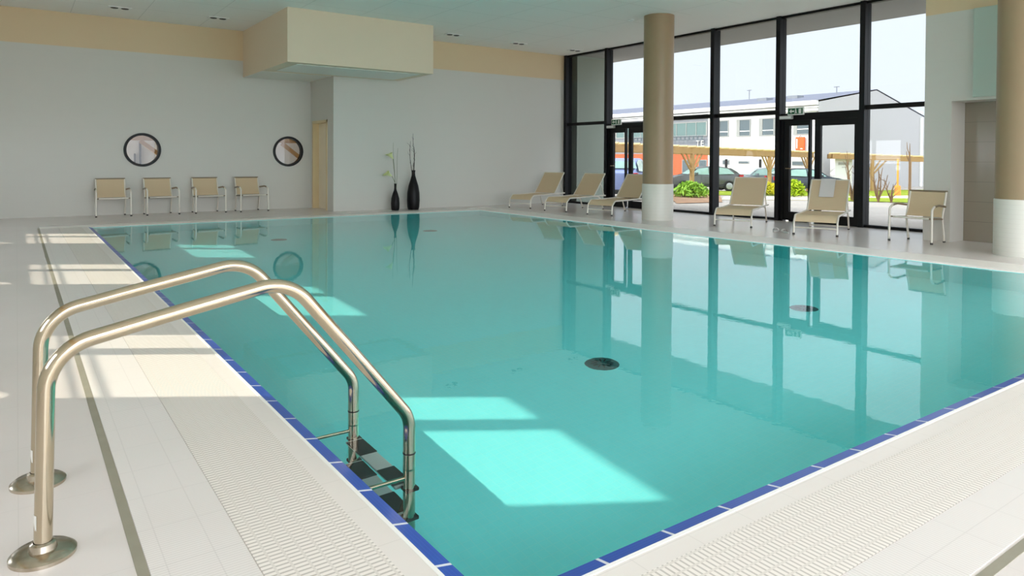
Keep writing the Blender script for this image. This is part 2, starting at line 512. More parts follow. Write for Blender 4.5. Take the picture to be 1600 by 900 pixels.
    for k in range(4):
        y0 = 1.73 + 3.80 * k
        hl.append(rect(y0, y0 + .95, 1.12, 2.01)); hl.append(rect(y0 + 1.09, y0 + 1.52, 1.12, 2.01))
        if k: hl.append(circ(y0 + .10, .96, .11, 24))
    b = B(); b.holed(rect(YB, YF1, 0, ZC + .1), hl, XL - .06, XL, 'x')
    S(b.build('wall_left', 'wall'), 'pale side wall with a row of wide low windows', 'wall')
    for k in range(4):
        y0 = 1.73 + 3.80 * k
        b = B()
        for z in (1.20, 1.27):
            b.tube([(XL - .03, y0, z), (XL - .03, y0 + 1.52, z)], .010, 8)
        S(b.build('window_%d' % (k + 21), 'frame_black'), 'pair of thin bars across the %s low side window from the near end' % ('first', 'second', 'third', 'fourth')[k], 'window bars')
    # near wall behind the camera: glazed openings between posts
    b = B(); b.holed(rect(XL - .1, XW + .15, 0, ZC + .1), [rect(XL + .3 + 2.4 * k, XL + 2.5 + 2.4 * k, .15, 3.9) for k in range(6)], YB - .15, YB, 'y')
    S(b.build('wall_near', 'wall'), 'wall with tall openings opposite the far wall', 'wall')
    # right-hand wall: block with niche
    b = B(); b.holed(rect(YB, 5.13, -.05, ZC + .1), [rect(3.2, 4.75, -.03, 2.10), rect(-2.2, 2.2, .2, 3.6)], 11.35, 11.80, 'x')
    S(b.build('wall_right', 'wall'), 'pale wall with beige band and a tiled niche beside the right column', 'wall')
    b = B(); b.box(11.80, 11.86, 2.9, 5.0, 0, 2.3)
    S(b.build('wall_niche', 'niche'), 'glossy grey tiled back of the niche in the right wall', 'wall')
    b = B(); b.box(11.32, 11.35, 3.0, 4.46, 2.14, 3.42)
    S(b.build('trim_16', 'panel_grey_green'), 'grey green panel above the niche', 'wall panel')
    b = B(); b.box(11.80, XW + .15, 5.05, 5.13, 0, ZC + .1)
    S(b.build('wall_end', 'wall'), 'end wall closing the glass front beside the right armchair', 'wall')
    # ceiling and soffit
    b = B(); b.box(XL - .1, XW + .16, YB - .15, YF1 + .12, ZC, ZC + .15)
    S(b.build('ceiling', 'ceiling'), 'white panelled ceiling over the pool hall', 'ceiling')
    b = B(); b.box(4.25, 7.42, 13.48, YF1, 3.05, ZC)
    S(b.build('ceiling_soffit', 'soffit_paint'), 'beige box soffit hanging from the ceiling above the narrow door', 'soffit')
    b = B(); b.box(4.27, 5.80, 15.25, YF1 - .01, 3.045, 3.05); b.box(4.5, 7.2, 13.7, 15.0, 3.04, 3.05)
    S(b.build('trim_17', 'white_paint'), 'pale panels on the underside of the beige soffit', 'soffit panel')
    # baseboard line
    return pool, w
POOL, WATER = setting()

# round windows
def round_window(name, cx, lab, inner_lab):
    t = S(thing(name, lab, 'window', (cx, YF1, 1.36)), lab, 'window')
    b = B(); n = 56
    prof = [(.305, -.03), (.355, -.03), (.358, -.015), (.358, .0), (.335, .0), (.335, .10), (.305, .10), (.305, -.03)]
    b.lathe(prof, seg=n, M=Matrix.Rotation(-PI / 2, 4, 'X'))
    b.build('frame', 'frame_black', t, True)
    b = B(); b.lathe([(0, .0), (.306, .0), (.306, .006), (0, .006)], seg=n, M=Matrix.Rotation(-PI / 2, 4, 'X') @ Matrix.Translation((0, 0, .03)))
    b.build('pane', 'glass', t)
round_window('window_1', 2.19, 'round black framed window in the far wall above the first two armchairs', '')
round_window('window_2', 5.285, 'round black framed window in the far wall next to the narrow door', '')
# what stands behind the round windows: a white porch with timber
def porch():
    b = B(); b.box(-1.0, 9.0, 20.6, 20.8, -.1, 2.6); b.box(2.75, 3.05, 18.6, 18.9, -.1, 2.2)
    S(b.build('wall_porch', 'facade_white'), 'white porch wall seen through the round windows', 'wall')
    b = B(); b.box(-1.0, 9.0, 18.5, 18.65, 1.60, 1.95)
    M = lambda x: Matrix.Translation((x, 18.57, 1.62)) @ Matrix.Rotation(math.radians(38), 4, 'Y')
    for x in (2.42, 5.74):
        b.box(0, .95, -.05, .05, -.09, 0.0, M=M(x))
    tag(b.build('porch_beam', 'wood_ceiling'), 'timber beam with slanted braces seen through the round windows', 'beam')
    b = B(); b.box(-1.5, 9.5, YF1 + .15, 20.8, 2.6, 2.7)  # added unseen slab that keeps direct sun off the porch and round windows
    S(b.build('ceiling_sun_block', 'wood_ceiling'), 'added unseen slab blocking the sun behind the round windows', 'ceiling')
    b = B(); b.box(2.62, 2.66, 20.52, 20.6, .9, 1.62); b.box(2.50, 2.53, 20.52, 20.6, .6, 1.3)  # two slim dark strips on the porch wall, no lamp
    tag(b.build('wall_strips', 'dark_metal'), 'slim dark strips on the porch wall seen through the round window', 'strip')
porch()

# narrow wooden door in the return wall
def wooden_door():
    t = S(thing('door_1', '', 'door', (XJ, 16.07, 0)), 'narrow pale wooden door in the return wall beside the vases', 'door')
    b = B(); b.box(-.015, .18, -.49, -.43, 0, 2.09); b.box(-.015, .18, .43, .49, 0, 2.09); b.box(-.015, .18, -.49, .49, 2.03, 2.09)
    b.build('frame', 'oak_frame', t)
    b = B(); b.box(.13, .17, -.43, .43, 0.008, 2.03, bev=.003); leaf = b.build('leaf', 'oak_leaf', t)
    b = B(); b.box(.122, .132, -.36, -.28, 1.46, 1.54); b.build('plate', 'frame_black', leaf)
    b = B(); b.tube(fillet([(.13, -.36, 1.02), (.09, -.36, 1.02), (.09, -.24, 1.02)], .02), .009, 8); b.build('handle', 'dark_metal', leaf)
wooden_door()

# ------------------------------------------------------------------ glazed front (window_3.. and doors)
MY = [15.14, 13.49, 11.78, 10.08, 8.45, 6.73, 5.08]
def glass_front():
    MX0, MX1 = XW - .11, XW + .11
    zt0, zt1 = 2.14, 2.22
    names = ['beside the far wall', 'with the left exit door', 'behind the tan column', 'in front of the parked cars', 'with the right exit door', 'beside the right armchair']
    for k in range(6):
        y1, y0 = MY[k] - .048, MY[k + 1] + .048
        door = k in (1, 4)
        lab = 'black framed glass bay ' + names[k]
        t = S(thing('window_%d' % (k + 3), lab, 'window', (XW, (y0 + y1) / 2, 0)), lab, 'window')
        h = (y1 - y0) / 2
        b = B(); b.box(-.05, .05, -h, h, ZC - .05, ZC)
        if door: b.box(-.05, .05, -h, h, 2.0, 2.14)
        else: b.box(-.05, .05, -h, h, zt0, zt1); b.box(-.05, .05, -h, h, 0, .05)
        b.build('frame', 'frame_black', t)
        b = B(); b.box(-.008, .008, -h, h, (zt1 if not door else 2.14), ZC - .05); b.build('upper_pane', 'glass', t)
        if not door:
            b = B(); b.box(-.008, .008, -h, h, .05, zt0); b.build('lower_pane', 'glass', t)
    # mullions
    for k, y in enumerate(MY):
        where = ['at the far wall', 'left of the left exit door', 'hidden behind the tan column', 'in front of the parked cars', 'left of the right exit door', 'right of the right exit door', 'behind the right wall'][k]
        b = B(); b.box(MX0, MX1, y - .048, y + .048, 0, ZC, bev=.004)
        S(b.build('trim_%d' % (20 + k), 'frame_navy'), 'black vertical mullion of the glass front ' + where, 'mullion')
    # doors
    for nm, k, lab in (('door_2', 1, 'left black framed glass exit door behind the loungers'), ('door_3', 4, 'right black framed glass exit door behind the lounger with the paper')):
        y1, y0 = MY[k] - .048, MY[k + 1] + .048
        t = S(thing(nm, lab, 'door', (XW, 0, 0)), lab, 'door')
        b = B(); b.box(-.06, .06, y1 - .06, y1, 0, 2.0); b.box(-.06, .06, y0, y0 + .05, 0, 2.0); b.build('frame', 'frame_black', t)
        # main leaf, then narrow fixed light, then second leaf
        s = y1 - .06
        b = B(); b.box(-.035, .035, s - .12, s, .02, 2.0); b.box(-.035, .035, s - .57, s - .53, .02, 2.0)
        b.box(-.035, .035, s - .53, s - .12, 1.90, 2.0); b.box(-.035, .035, s - .53, s - .12, .0, .19)
        l1 = b.build('leaf', 'frame_black', t)
        b = B(); b.box(-.006, .006, s - .53, s - .12, .19, 1.90); b.build('pane', 'glass', l1)
        b = B(); b.tube(fillet([(-.035, s - .06, 1.05), (-.08, s - .06, 1.05), (-.08, s - .19, 1.05)], .02), .011, 8); b.build('handle', 'steel', l1)
        m0 = s - .66
        b = B(); b.box(-.03, .03, m0 - .12, m0, .0, 2.0); b.box(-.03, .03, y0 + .05, y0 + .12, .0, 2.0)
        b.box(-.03, .03, y0 + .12, m0 - .12, 1.88, 2.0); b.box(-.03, .03, y0 + .12, m0 - .12, .0, .17)
        l2 = b.build('leaf', 'frame_black', t)
        b = B(); b.box(-.006, .006, y0 + .12, m0 - .12, .17, 1.88); b.build('pane', 'glass', l2)
        b = B(); b.box(-.006, .006, m0, s - .57, .0, 2.0); b.build('side_light', 'glass', t)
glass_front()

# exit signs and emergency light units on the door headers
def exit_sign(y, z, lab, lab2):
    t = thing('exit_sign', lab, 'sign', (XW - .12, y, z), 0)
    b = B(); b.box(-.02, .02, -.17, .17, -.075, .075, bev=.006); b.build('housing', 'sign_white', t)
    b = B(); b.box(-.024, -.018, -.155, .155, -.055, .055); p = b.build('panel', 'sign_green', t)
    b = B()
    b.prism([(.13, .0), (.08, .042), (.08, .014), (.02, .014), (.02, -.014), (.08, -.014), (.08, -.042)], -.028, -.023, 'x')   # arrow
    b.box(-.028, -.023, -.13, -.075, -.045, .045)                                                                              # doorway
    b.tube([(-.026, -.01, .03), (-.026, -.015, -.005)], .014, 6); b.tube([(-.026, -.015, -.005), (-.026, .005, -.045)], .008, 6); b.tube([(-.026, -.015, -.005), (-.026, -.035, -.04)], .008, 6)
    b.lathe([(0, -.012), (.011, -.006), (.011, .006), (0, .012)], c=(-.026, -.01, .045), seg=8)
    b.build('pictogram', 'sign_white', t)
    u = thing('emergency_light', lab2, 'light', (XW - .12, y + .21, z - .115))
    b = B(); b.box(-.03, .03, -.14, .14, -.035, .035, bev=.008); b.build('body', 'unit_grey', u)
    b = B(); b.box(-.034, -.028, -.12, .12, -.02, .02); b.build('diffuser', 'lamp_white', u)
exit_sign(13.06, 2.165, 'green and white exit sign above the left exit door', 'grey emergency light box below the sign at the left exit door')
exit_sign(8.03, 2.175, 'green and white exit sign above the right exit door', 'grey emergency light box below the sign at the right exit door')

# ------------------------------------------------------------------ columns
def column(cx, cy, lab):
    t = S(thing('column', lab, 'column', (cx, cy, 0)), lab, 'column')
    b = B(); b.lathe([(.3, .72), (.3, ZC)], seg=64); b.build('shaft', 'column_tan', t, True)
    b = B(); b.lathe([(.312, 0), (.312, .715), (.308, .725), (.29, .725)], seg=64); b.build('tiled_base', 'column_mosaic', t, True)
column(10.58, 9.86, 'tan round column with white tiled base between the loungers')
column(10.58, 3.57, 'tan round column with white tiled base at the right edge of the frame')

# ------------------------------------------------------------------ downlights
def downlights():
    def make(lab, loc):
        t = thing('downlight', lab, 'ceiling light', loc, 0, 'recessed ceiling lights')
        b = B(); b.holed(rect(-.20, .20, -.10, .10), [circ(-.09, 0, .065, 24), circ(.09, 0, .065, 24)], -.012, 0.0, 'z'); b.build('trim_plate', 'lamp_white', t)
        for s in (-.09, .09):
            b = B(); b.lathe([(0, -.006), (.05, -.010), (.064, -.018), (.07, -.012), (.07, 0)], c=(s, 0, 0), seg=24); b.build('lamp', 'lamp_dark', t)
        return t
    L = [('twin recessed ceiling light nearest the left end of the far wall', (1.65, 15.54)), ('twin recessed ceiling light just left of the beige soffit', (3.43, 15.43)),
         ('twin recessed ceiling light just right of the beige soffit', (8.32, 14.17)), ('twin recessed ceiling light between the soffit and the glass front', (10.26, 14.25)),
         ('twin recessed ceiling light in the corner beside the glass front', (12.10, 14.25))]
    for i, (lab, (x, y)) in enumerate(L):
        if i == 0: first = make(lab, (x, y, ZC))
        else: dup(first, (x, y, ZC), 0, lab)
    t = thing('spotlight', 'single small round ceiling spotlight beside the tan column', 'ceiling light', (10.40, 10.47, ZC))
    b = B(); b.lathe([(.035, -.002), (.06, -.012), (.062, 0)], seg=24); b.build('ring', 'lamp_white', t, True)
    b = B(); b.lathe([(0, -.006), (.036, -.004)], seg=24); b.build('lens', 'lamp_clear', t)
downlights()

# ------------------------------------------------------------------ pool ladder
def ladder():
    t = thing('pool_ladder', 'stainless steel pool ladder with two arched handrails and black step pads', 'pool ladder', (0, 0, 0))
    xz = [(.06, 0), (.063, .2), (.075, .59), (.20, .645), (.55, .706), (.755, .752), (.93, .640), (1.235, .222), (1.284, .12), (1.284, -1.05)]
    path = fillet([(.06, 0, .02), (.072, 0, .615), (.40, 0, .683), (.80, 0, .762), (1.284, 0, .165), (1.284, 0, -1.05)], [0, .15, 0, .17, .13, 0], 12)
    for y in (2.52, 3.09):
        b = B(); b.tube([(p.x, y, p.z) for p in path], .0245, 20)
        h = b.build('handrail', 'steel', t, True)
        b = B(); b.lathe([(.026, .045), (.034, .04), (.038, .022), (.075, .020), (.088, .010), (.088, 0), (.026, 0)], c=(.06, y, 0), seg=40)
        b.build('flange', 'steel_base', h, True)
        b = B(); b.lathe([(.024, -.0025), (.0258, -.0025), (.0258, .0025), (.024, .0025)], c=(1.284, y, .02), seg=24); b.build('joint_ring', 'black_rubber', h)
        # worn label wrapped on the post
        b = B(); R = .0262
        def lab(u, v, y=y):
            a = math.radians(178 + 42 * u); return (.0635 + R * math.cos(a), y + R * math.sin(a), .085 + .045 * v)
        b.grid(lab, 6, 1); b.build('label', 'worn_label', h)
    for i, z in enumerate((-.26, -.50, -.74)):
        b = B(); b.box(1.235, 1.312, 2.545, 3.065, z - .022, z, bev=.004); st = b.build('step', 'step_grey', t)
        for y0, y1 in ((2.56, 2.72), (2.89, 3.05)):
            b = B(); b.box(1.233, 1.314, y0, y1, z - .004, z + .006, bev=.003); b.build('pad', 'black_rubber', st)
        for y in (2.52, 3.09):
            b = B(); b.box(1.258, 1.318, y - .026, y + .026, z - .026, z + .002, bev=.006); b.build('bracket', 'black_rubber', st)
    for y in (2.52, 3.09):
        b = B(); b.tube([(1.058, y, -.17), (1.275, y, -.17)], .014, 12); b.build('wall_rod', 'steel', t, True)
ladder()

# ------------------------------------------------------------------ sling armchairs
def make_armchair(lab, group):
    t = thing('armchair', lab, 'armchair', (0, 0, 0), 0, group)
    for s in (-1, 1):
        leg = fillet([(.31 * s, -.22, .012), (.308 * s, -.215, .50), (.305 * s, -.14, .545)], [0, .05, 0])
        b = B(); b.tube(leg, .0165, 10); l = b.build('front_leg', 'aluminium_white', t, True)
        b = B(); b.lathe([(.019, 0), (.019, .02), (.0165, .03)], c=(.31 * s, -.22, 0), seg=12); b.build('foot_cap', 'foot_grey', l)
        arm = fillet([(.305 * s, -.15, .541), (.303 * s, -.02, .56), (.285 * s, .20, .535)], [0, .15, 0])
        b = B(); b.tube(arm, .0165, 10); b.build('armrest', 'aluminium_taupe', t, True)
        back = fillet([(.262 * s, .23, .012), (.262 * s, .165, .36), (.262 * s, .28, .75)], [0, .10, 0])
        b = B(); b.tube(back, .0155, 10); l = b.build('rear_leg', 'aluminium_white', t, True)
        b = B(); b.lathe([(.018, 0), (.018, .02), (.0155, .03)], c=(.262 * s, .23, 0), seg=12); b.build('foot_cap', 'foot_grey', l)
        b = B(); b.tube([(.262 * s, -.205, .368), (.262 * s, .175, .35)], .0145, 8); b.tube([(.262 * s, -.20, .368), (.31 * s, -.215, .372)], .011, 8)
        b.build('seat_rail', 'aluminium_taupe', t, True)
    b = B(); b.tube([(-.262, -.205, .368), (.262, -.205, .368)], .0145, 10); b.build('front_bar', 'aluminium_white', t, True)
    b = B(); b.tube([(-.272, .281, .752), (.272, .281, .752)], .017, 10); b.build('top_bar', 'aluminium_taupe', t, True)
    b = B(); b.sheet(lambda u, v: (-.255 + .51 * u, -.20 + .355 * v, .372 - .018 * v - .018 * math.sin(PI * v)), 4, 8, .006, (0, 0, 1)); b.build('seat', 'sling', t, True)
    b = B(); b.sheet(lambda u, v: (-.255 + .51 * u, .158 + .118 * v + .012 * math.sin(PI * v), .375 + .372 * v), 4, 8, .006, (0, -1, .3)); b.build('backrest', 'sling', t, True)
    return t
def armchairs():
    g = 'beige armchairs in a row along the far wall'
    L = [(1.59, 16.33, 'beige sling armchair at the left end of the far row'), (2.485, 16.36, 'beige sling armchair second from the left in the far row'),
         (3.43, 16.38, 'beige sling armchair second from the right in the far row'), (4.335, 16.36, 'beige sling armchair at the right end of the far row, nearest the door')]
    for i, (x, y, lab) in enumerate(L):
        if i == 0:
            a = make_armchair(lab, g); a.location = (x, y, 0); a.rotation_euler = (0, 0, math.radians(2))
        else: dup(a, (x, y, 0), math.radians((2, 6, 4, 7)[i]), lab)
    r = dup(a, (11.02, 5.05, 0), -PI / 2 + math.radians(-3), 'beige sling armchair alone beside the niche at the right end of the glass front')
    if 'group' in r: del r['group']
armchairs()

# ------------------------------------------------------------------ sun loungers
def make_lounger(lab, group):
    t = thing('sun_lounger', lab, 'sun lounger', (0, 0, 0), 0, group)
    for s in (-1, 1):
        y = .325 * s
        b = B(); b.tube(fillet([(0, y, .012), (.02, y, .22), (.12, y, .315), (.6, y, .318), (1.22, y, .335), (1.50, y, .335)], [0, .08, .10, 0, 0, 0]), .016, 10)
        r = b.build('side_rail', 'aluminium_white', t, True)
        b = B(); b.lathe([(.02, 0), (.02, .02), (.016, .03)], c=(0, y, 0), seg=12); b.build('foot_cap', 'foot_grey', r)
        b = B(); b.tube(fillet([(1.02, y * .97, .325), (1.30, y * .97, .30), (1.42, y * .97, .012)], [0, .14, 0]), .0145, 10)
        r = b.build('rear_leg', 'aluminium_white', t, True)
        b = B(); b.lathe([(.018, 0), (.018, .02), (.0145, .03)], c=(1.42, y * .97, 0), seg=12); b.build('foot_cap', 'foot_grey', r)
        b = B(); b.tube([(1.06, y * .95, .335), (1.50, y * .95, .86)], .0145, 10); b.build('back_rail', 'aluminium_white', t, True)
        b = B(); b.tube([(1.33, y * .9, .645), (1.48, y * .9, .345)], .010, 8); b.build('prop', 'aluminium_white', t, True)
    b = B(); b.tube([(.012, -.325, .12), (.012, .325, .12)], .012, 8); b.build('front_bar', 'aluminium_white', t, True)
    b = B(); b.tube([(1.42, -.31, .05), (1.42, .31, .05)], .010, 8); b.build('rear_bar', 'aluminium_white', t, True)
    b = B(); b.tube([(1.50, -.31, .86), (1.50, .31, .86)], .0155, 10); b.build('top_bar', 'aluminium_white', t, True)
    def seat(u, v):
        x = .03 + 1.06 * v
        z = .322 - .012 * math.sin(PI * v) + (0 if v > .12 else -.11 * (1 - v / .12) ** 2)
        return (x, -.312 + .624 * u, z)
    b = B(); b.sheet(seat, 2, 24, .006, (0, 0, 1)); b.build('seat', 'sling', t, True)
    b = B(); b.sheet(lambda u, v: (1.065 + .435 * v, -.30 + .60 * u, .345 + .518 * v - .012 * math.sin(PI * v)), 2, 10, .006, (-.77, 0, .64)); b.build('backrest', 'sling', t, True)
    return t
def loungers():
    L = [(10.12, 13.97, 17, 'beige sun lounger in the far corner, partly against the far wall'),
         (10.18, 12.65, 11, 'beige sun lounger in the middle of the three beside the left exit door'),
         (10.30, 11.28, 11, 'beige sun lounger half hidden by the tan column'),
         (10.57, 8.03, 24, 'beige sun lounger between the tan column and the right exit door'),
         (10.49, 6.38, 22, 'beige sun lounger with a sheet of paper on its backrest')]
    for i, (x, y, a, lab) in enumerate(L):
        if i == 0:
            t = make_lounger(lab, 'sun loungers along the glass front'); t.location = (x, y, 0); t.rotation_euler = (0, 0, math.radians(a))
        else: q = dup(t, (x, y, 0), math.radians(a), lab)
    # paper on the last one
    M = Matrix.Translation((10.49, 6.38, 0)) @ Matrix.Rotation(math.radians(22), 4, 'Z')
    b = B(); b.sheet(lambda u, v: (1.245 + .262 * v - .016 - .004 * math.sin(PI * v), -.09 + .24 * u, .56 + .315 * v + .009), 2, 6, .0015, (-.77, 0, .64))
    o = b.build('paper_sheet', 'paper_white', None, True); o.matrix_world = M
    tag(o, 'white sheet of paper hung on the lounger backrest at the right exit door', 'paper')
loungers()

# slippers on the deck
def slippers():
    L = [(10.52, 7.12, 20, 'pale slipper on the deck, the one nearer the glass front'), (10.47, 6.90, 60, 'pale slipper on the deck, the one next to the lounger with the paper')]
    for i, (x, y, a, lab) in enumerate(L):
        if i == 0:
            t = thing('slipper', lab, 'slipper', (x, y, .002), math.radians(a), 'pair of slippers on the deck')
            def out(k, n=20):
                u = 2 * PI * k / n; return (.115 * math.cos(u), (.043 + .008 * math.cos(u)) * math.sin(u))
            b = B(); b.prism([out(k) for k in range(20)], 0, .018, 'z'); b.build('sole', 'unit_grey', t)
            b = B(); b.sheet(lambda u, v: (.0 + .07 * v, -.046 * math.cos(PI * u), .016 + .04 * math.sin(PI * u)), 10, 2, .004, (0, 0, 1)); b.build('strap', 'slipper_white', t, True)
        else: dup(t, (x, y, .002), math.radians(a), lab)
slippers()

# ------------------------------------------------------------------ vases with flowers and twigs
def vases():
    def vase(lab, loc, prof):
        b = B(); b.lathe(prof, seg=36)
        o = b.build('floor_vase', 'vase_black', None, True); o.location = loc
        return tag(o, lab, 'vase', 'black floor vases at the far wall')
    small = [(0, 0), (.085, 0), (.096, .05), (.100, .16), (.092, .28), (.062, .39), (.032, .47), (.024, .53), (.026, .60), (.032, .62), (.022, .62), (.018, .52), (0, .40)]
    big = [(0, 0), (.125, 0), (.142, .06), (.152, .22), (.146, .40), (.118, .56), (.075, .70), (.045, .80), (.038, .87), (.048, .93), (.034, .93), (.028, .80), (0, .60)]
    sx, sy, bx, by = 7.21, 14.90, 7.68, 14.90
    vase('shorter bottle shaped black floor vase holding calla lilies', (sx, sy, 0), small)
    vase('taller bottle shaped black floor vase holding dark twisted twigs', (bx, by, 0), big)
    def wob(p0, p1, n, a, ph):
        p0, p1 = Vector(p0), Vector(p1)
        return [p0.lerp(p1, i / n) + Vector((a * math.sin(ph + 5 * i / n) * (i / n), a * math.cos(ph + 7 * i / n) * (i / n), 0)) for i in range(n + 1)]
    # calla lilies
    for (dx, z, tilt, lab) in ((-.045, 1.20, 0.6, 'upper cream calla lily in the shorter black vase'), (-.085, .80, 1.0, 'lower cream calla lily drooping left from the shorter black vase')):
        t = thing('calla_lily', lab, 'flower', (sx - .009, sy + (.011 if z > 1 else -.011), .45), 0, 'calla lilies in the shorter vase')
        b = B(); b.tube(fillet([(0, 0, -.05), (.005, 0, .3 if z > 1 else .18), (dx, 0, z - .45)], .2), .0065, 8); b.build('stem', 'twig_green', t, True)
        M = Matrix.Translation((dx, 0, z - .45)) @ Matrix.Rotation(-tilt, 4, 'Y')
        b = B()
        def pet(u, v):
            a = 2 * PI * u; r = .012 + .075 * v ** 1.6 * (1 + .35 * math.cos(a))
            return M @ Vector((r * math.cos(a + PI), r * math.sin(a + PI) * .9, .14 * v + .05 * v * v * max(0, math.cos(a))))
        b.grid(pet, 20, 8); b.build('petal', 'calla_cream', t, True)
        b = B(); b.tube([M @ Vector((0, 0, .01)), M @ Vector((0, 0, .11))], .010, 8); b.build('spadix', 'calla_yellow', t, True)
    g = 'bare twigs in the vases'
    for (p1, r, lab) in (((-.035, .04, 1.13), .0055, 'thin pale twig rising straight from the shorter black vase'), ((.035, -.03, 1.0), .0055, 'thin pale twig leaning right from the shorter black vase')):
        b = B(); b.tube(wob((0, 0, -.05), p1, 14, .012, 1), [r * (1 - .6 * i / 14) for i in range(15)], 6)
        o = b.build('twig', 'twig_green', None, True); o.location = (sx + .011, sy + (.020 if p1[0] < 0 else -.016), .45); tag(o, lab, 'twig', g)
    for k, (p1, ph, a, lab) in enumerate((((-.01, -.01, 1.10), 0, .018, 'tallest dark twisted twig in the taller black vase'), ((-.05, .09, .92), 2.2, .022, 'dark twisted twig of middle height in the taller black vase'), ((-.04, -.09, .78), 4.1, .022, 'shortest dark twisted twig in the taller black vase'))):
        b = B(); P = wob((0, 0, -.08), p1, 22, a, ph); b.tube(P, [.010 * (1 - .7 * i / 22) for i in range(23)], 6)
        for i in (10, 13, 16, 19):
            b.tube(wob(P[i], P[i] + Vector((random.uniform(-.05, .05), random.uniform(.0, .04) * (0, 1, -1)[k], random.uniform(.08, .16))), 6, .02, i), [.004 * (1 - .6 * q / 6) for q in range(7)], 5)
        o = b.build('twig', 'twig_dark', None, True); o.location = (bx + (.013, -.008, -.008)[k], by + (0, .012, -.012)[k], .70); tag(o, lab, 'twig', g)
vases()

# ------------------------------------------------------------------ drains on the pool floor
def drains():
    L = [(3.71, 4.02, 'round dark drain on the pool floor nearest the middle of the near end'), (6.43, 4.02, 'round drain on the pool floor below the reflected exit door'),
         (3.58, 11.8, 'round drain on the pool floor at the far end below the armchairs'), (6.36, 11.65, 'round drain on the pool floor at the far end below the vases')]
    for i, (x, y, lab) in enumerate(L):
        if i == 0:
            t = thing('pool_drain', lab, 'drain', (x, y, -1.25), 0, 'drains on the pool floor')
            b = B(); b.lathe([(0, .012), (.10, .014), (.105, .010), (.13, .010), (.135, 0)], seg=36); b.build('cover', 'drain_grey', t, True)
            b = B()
            for k in range(12):
                a = 2 * PI * k / 12; M = Matrix.Rotation(a, 4, 'Z')
                b.box(.04, .09, -.006, .006, .012, .017, M=M)
            b.build('slots', 'car_trim', t)
        else: dup(t, (x, y, -1.25), 0, lab)
drains()

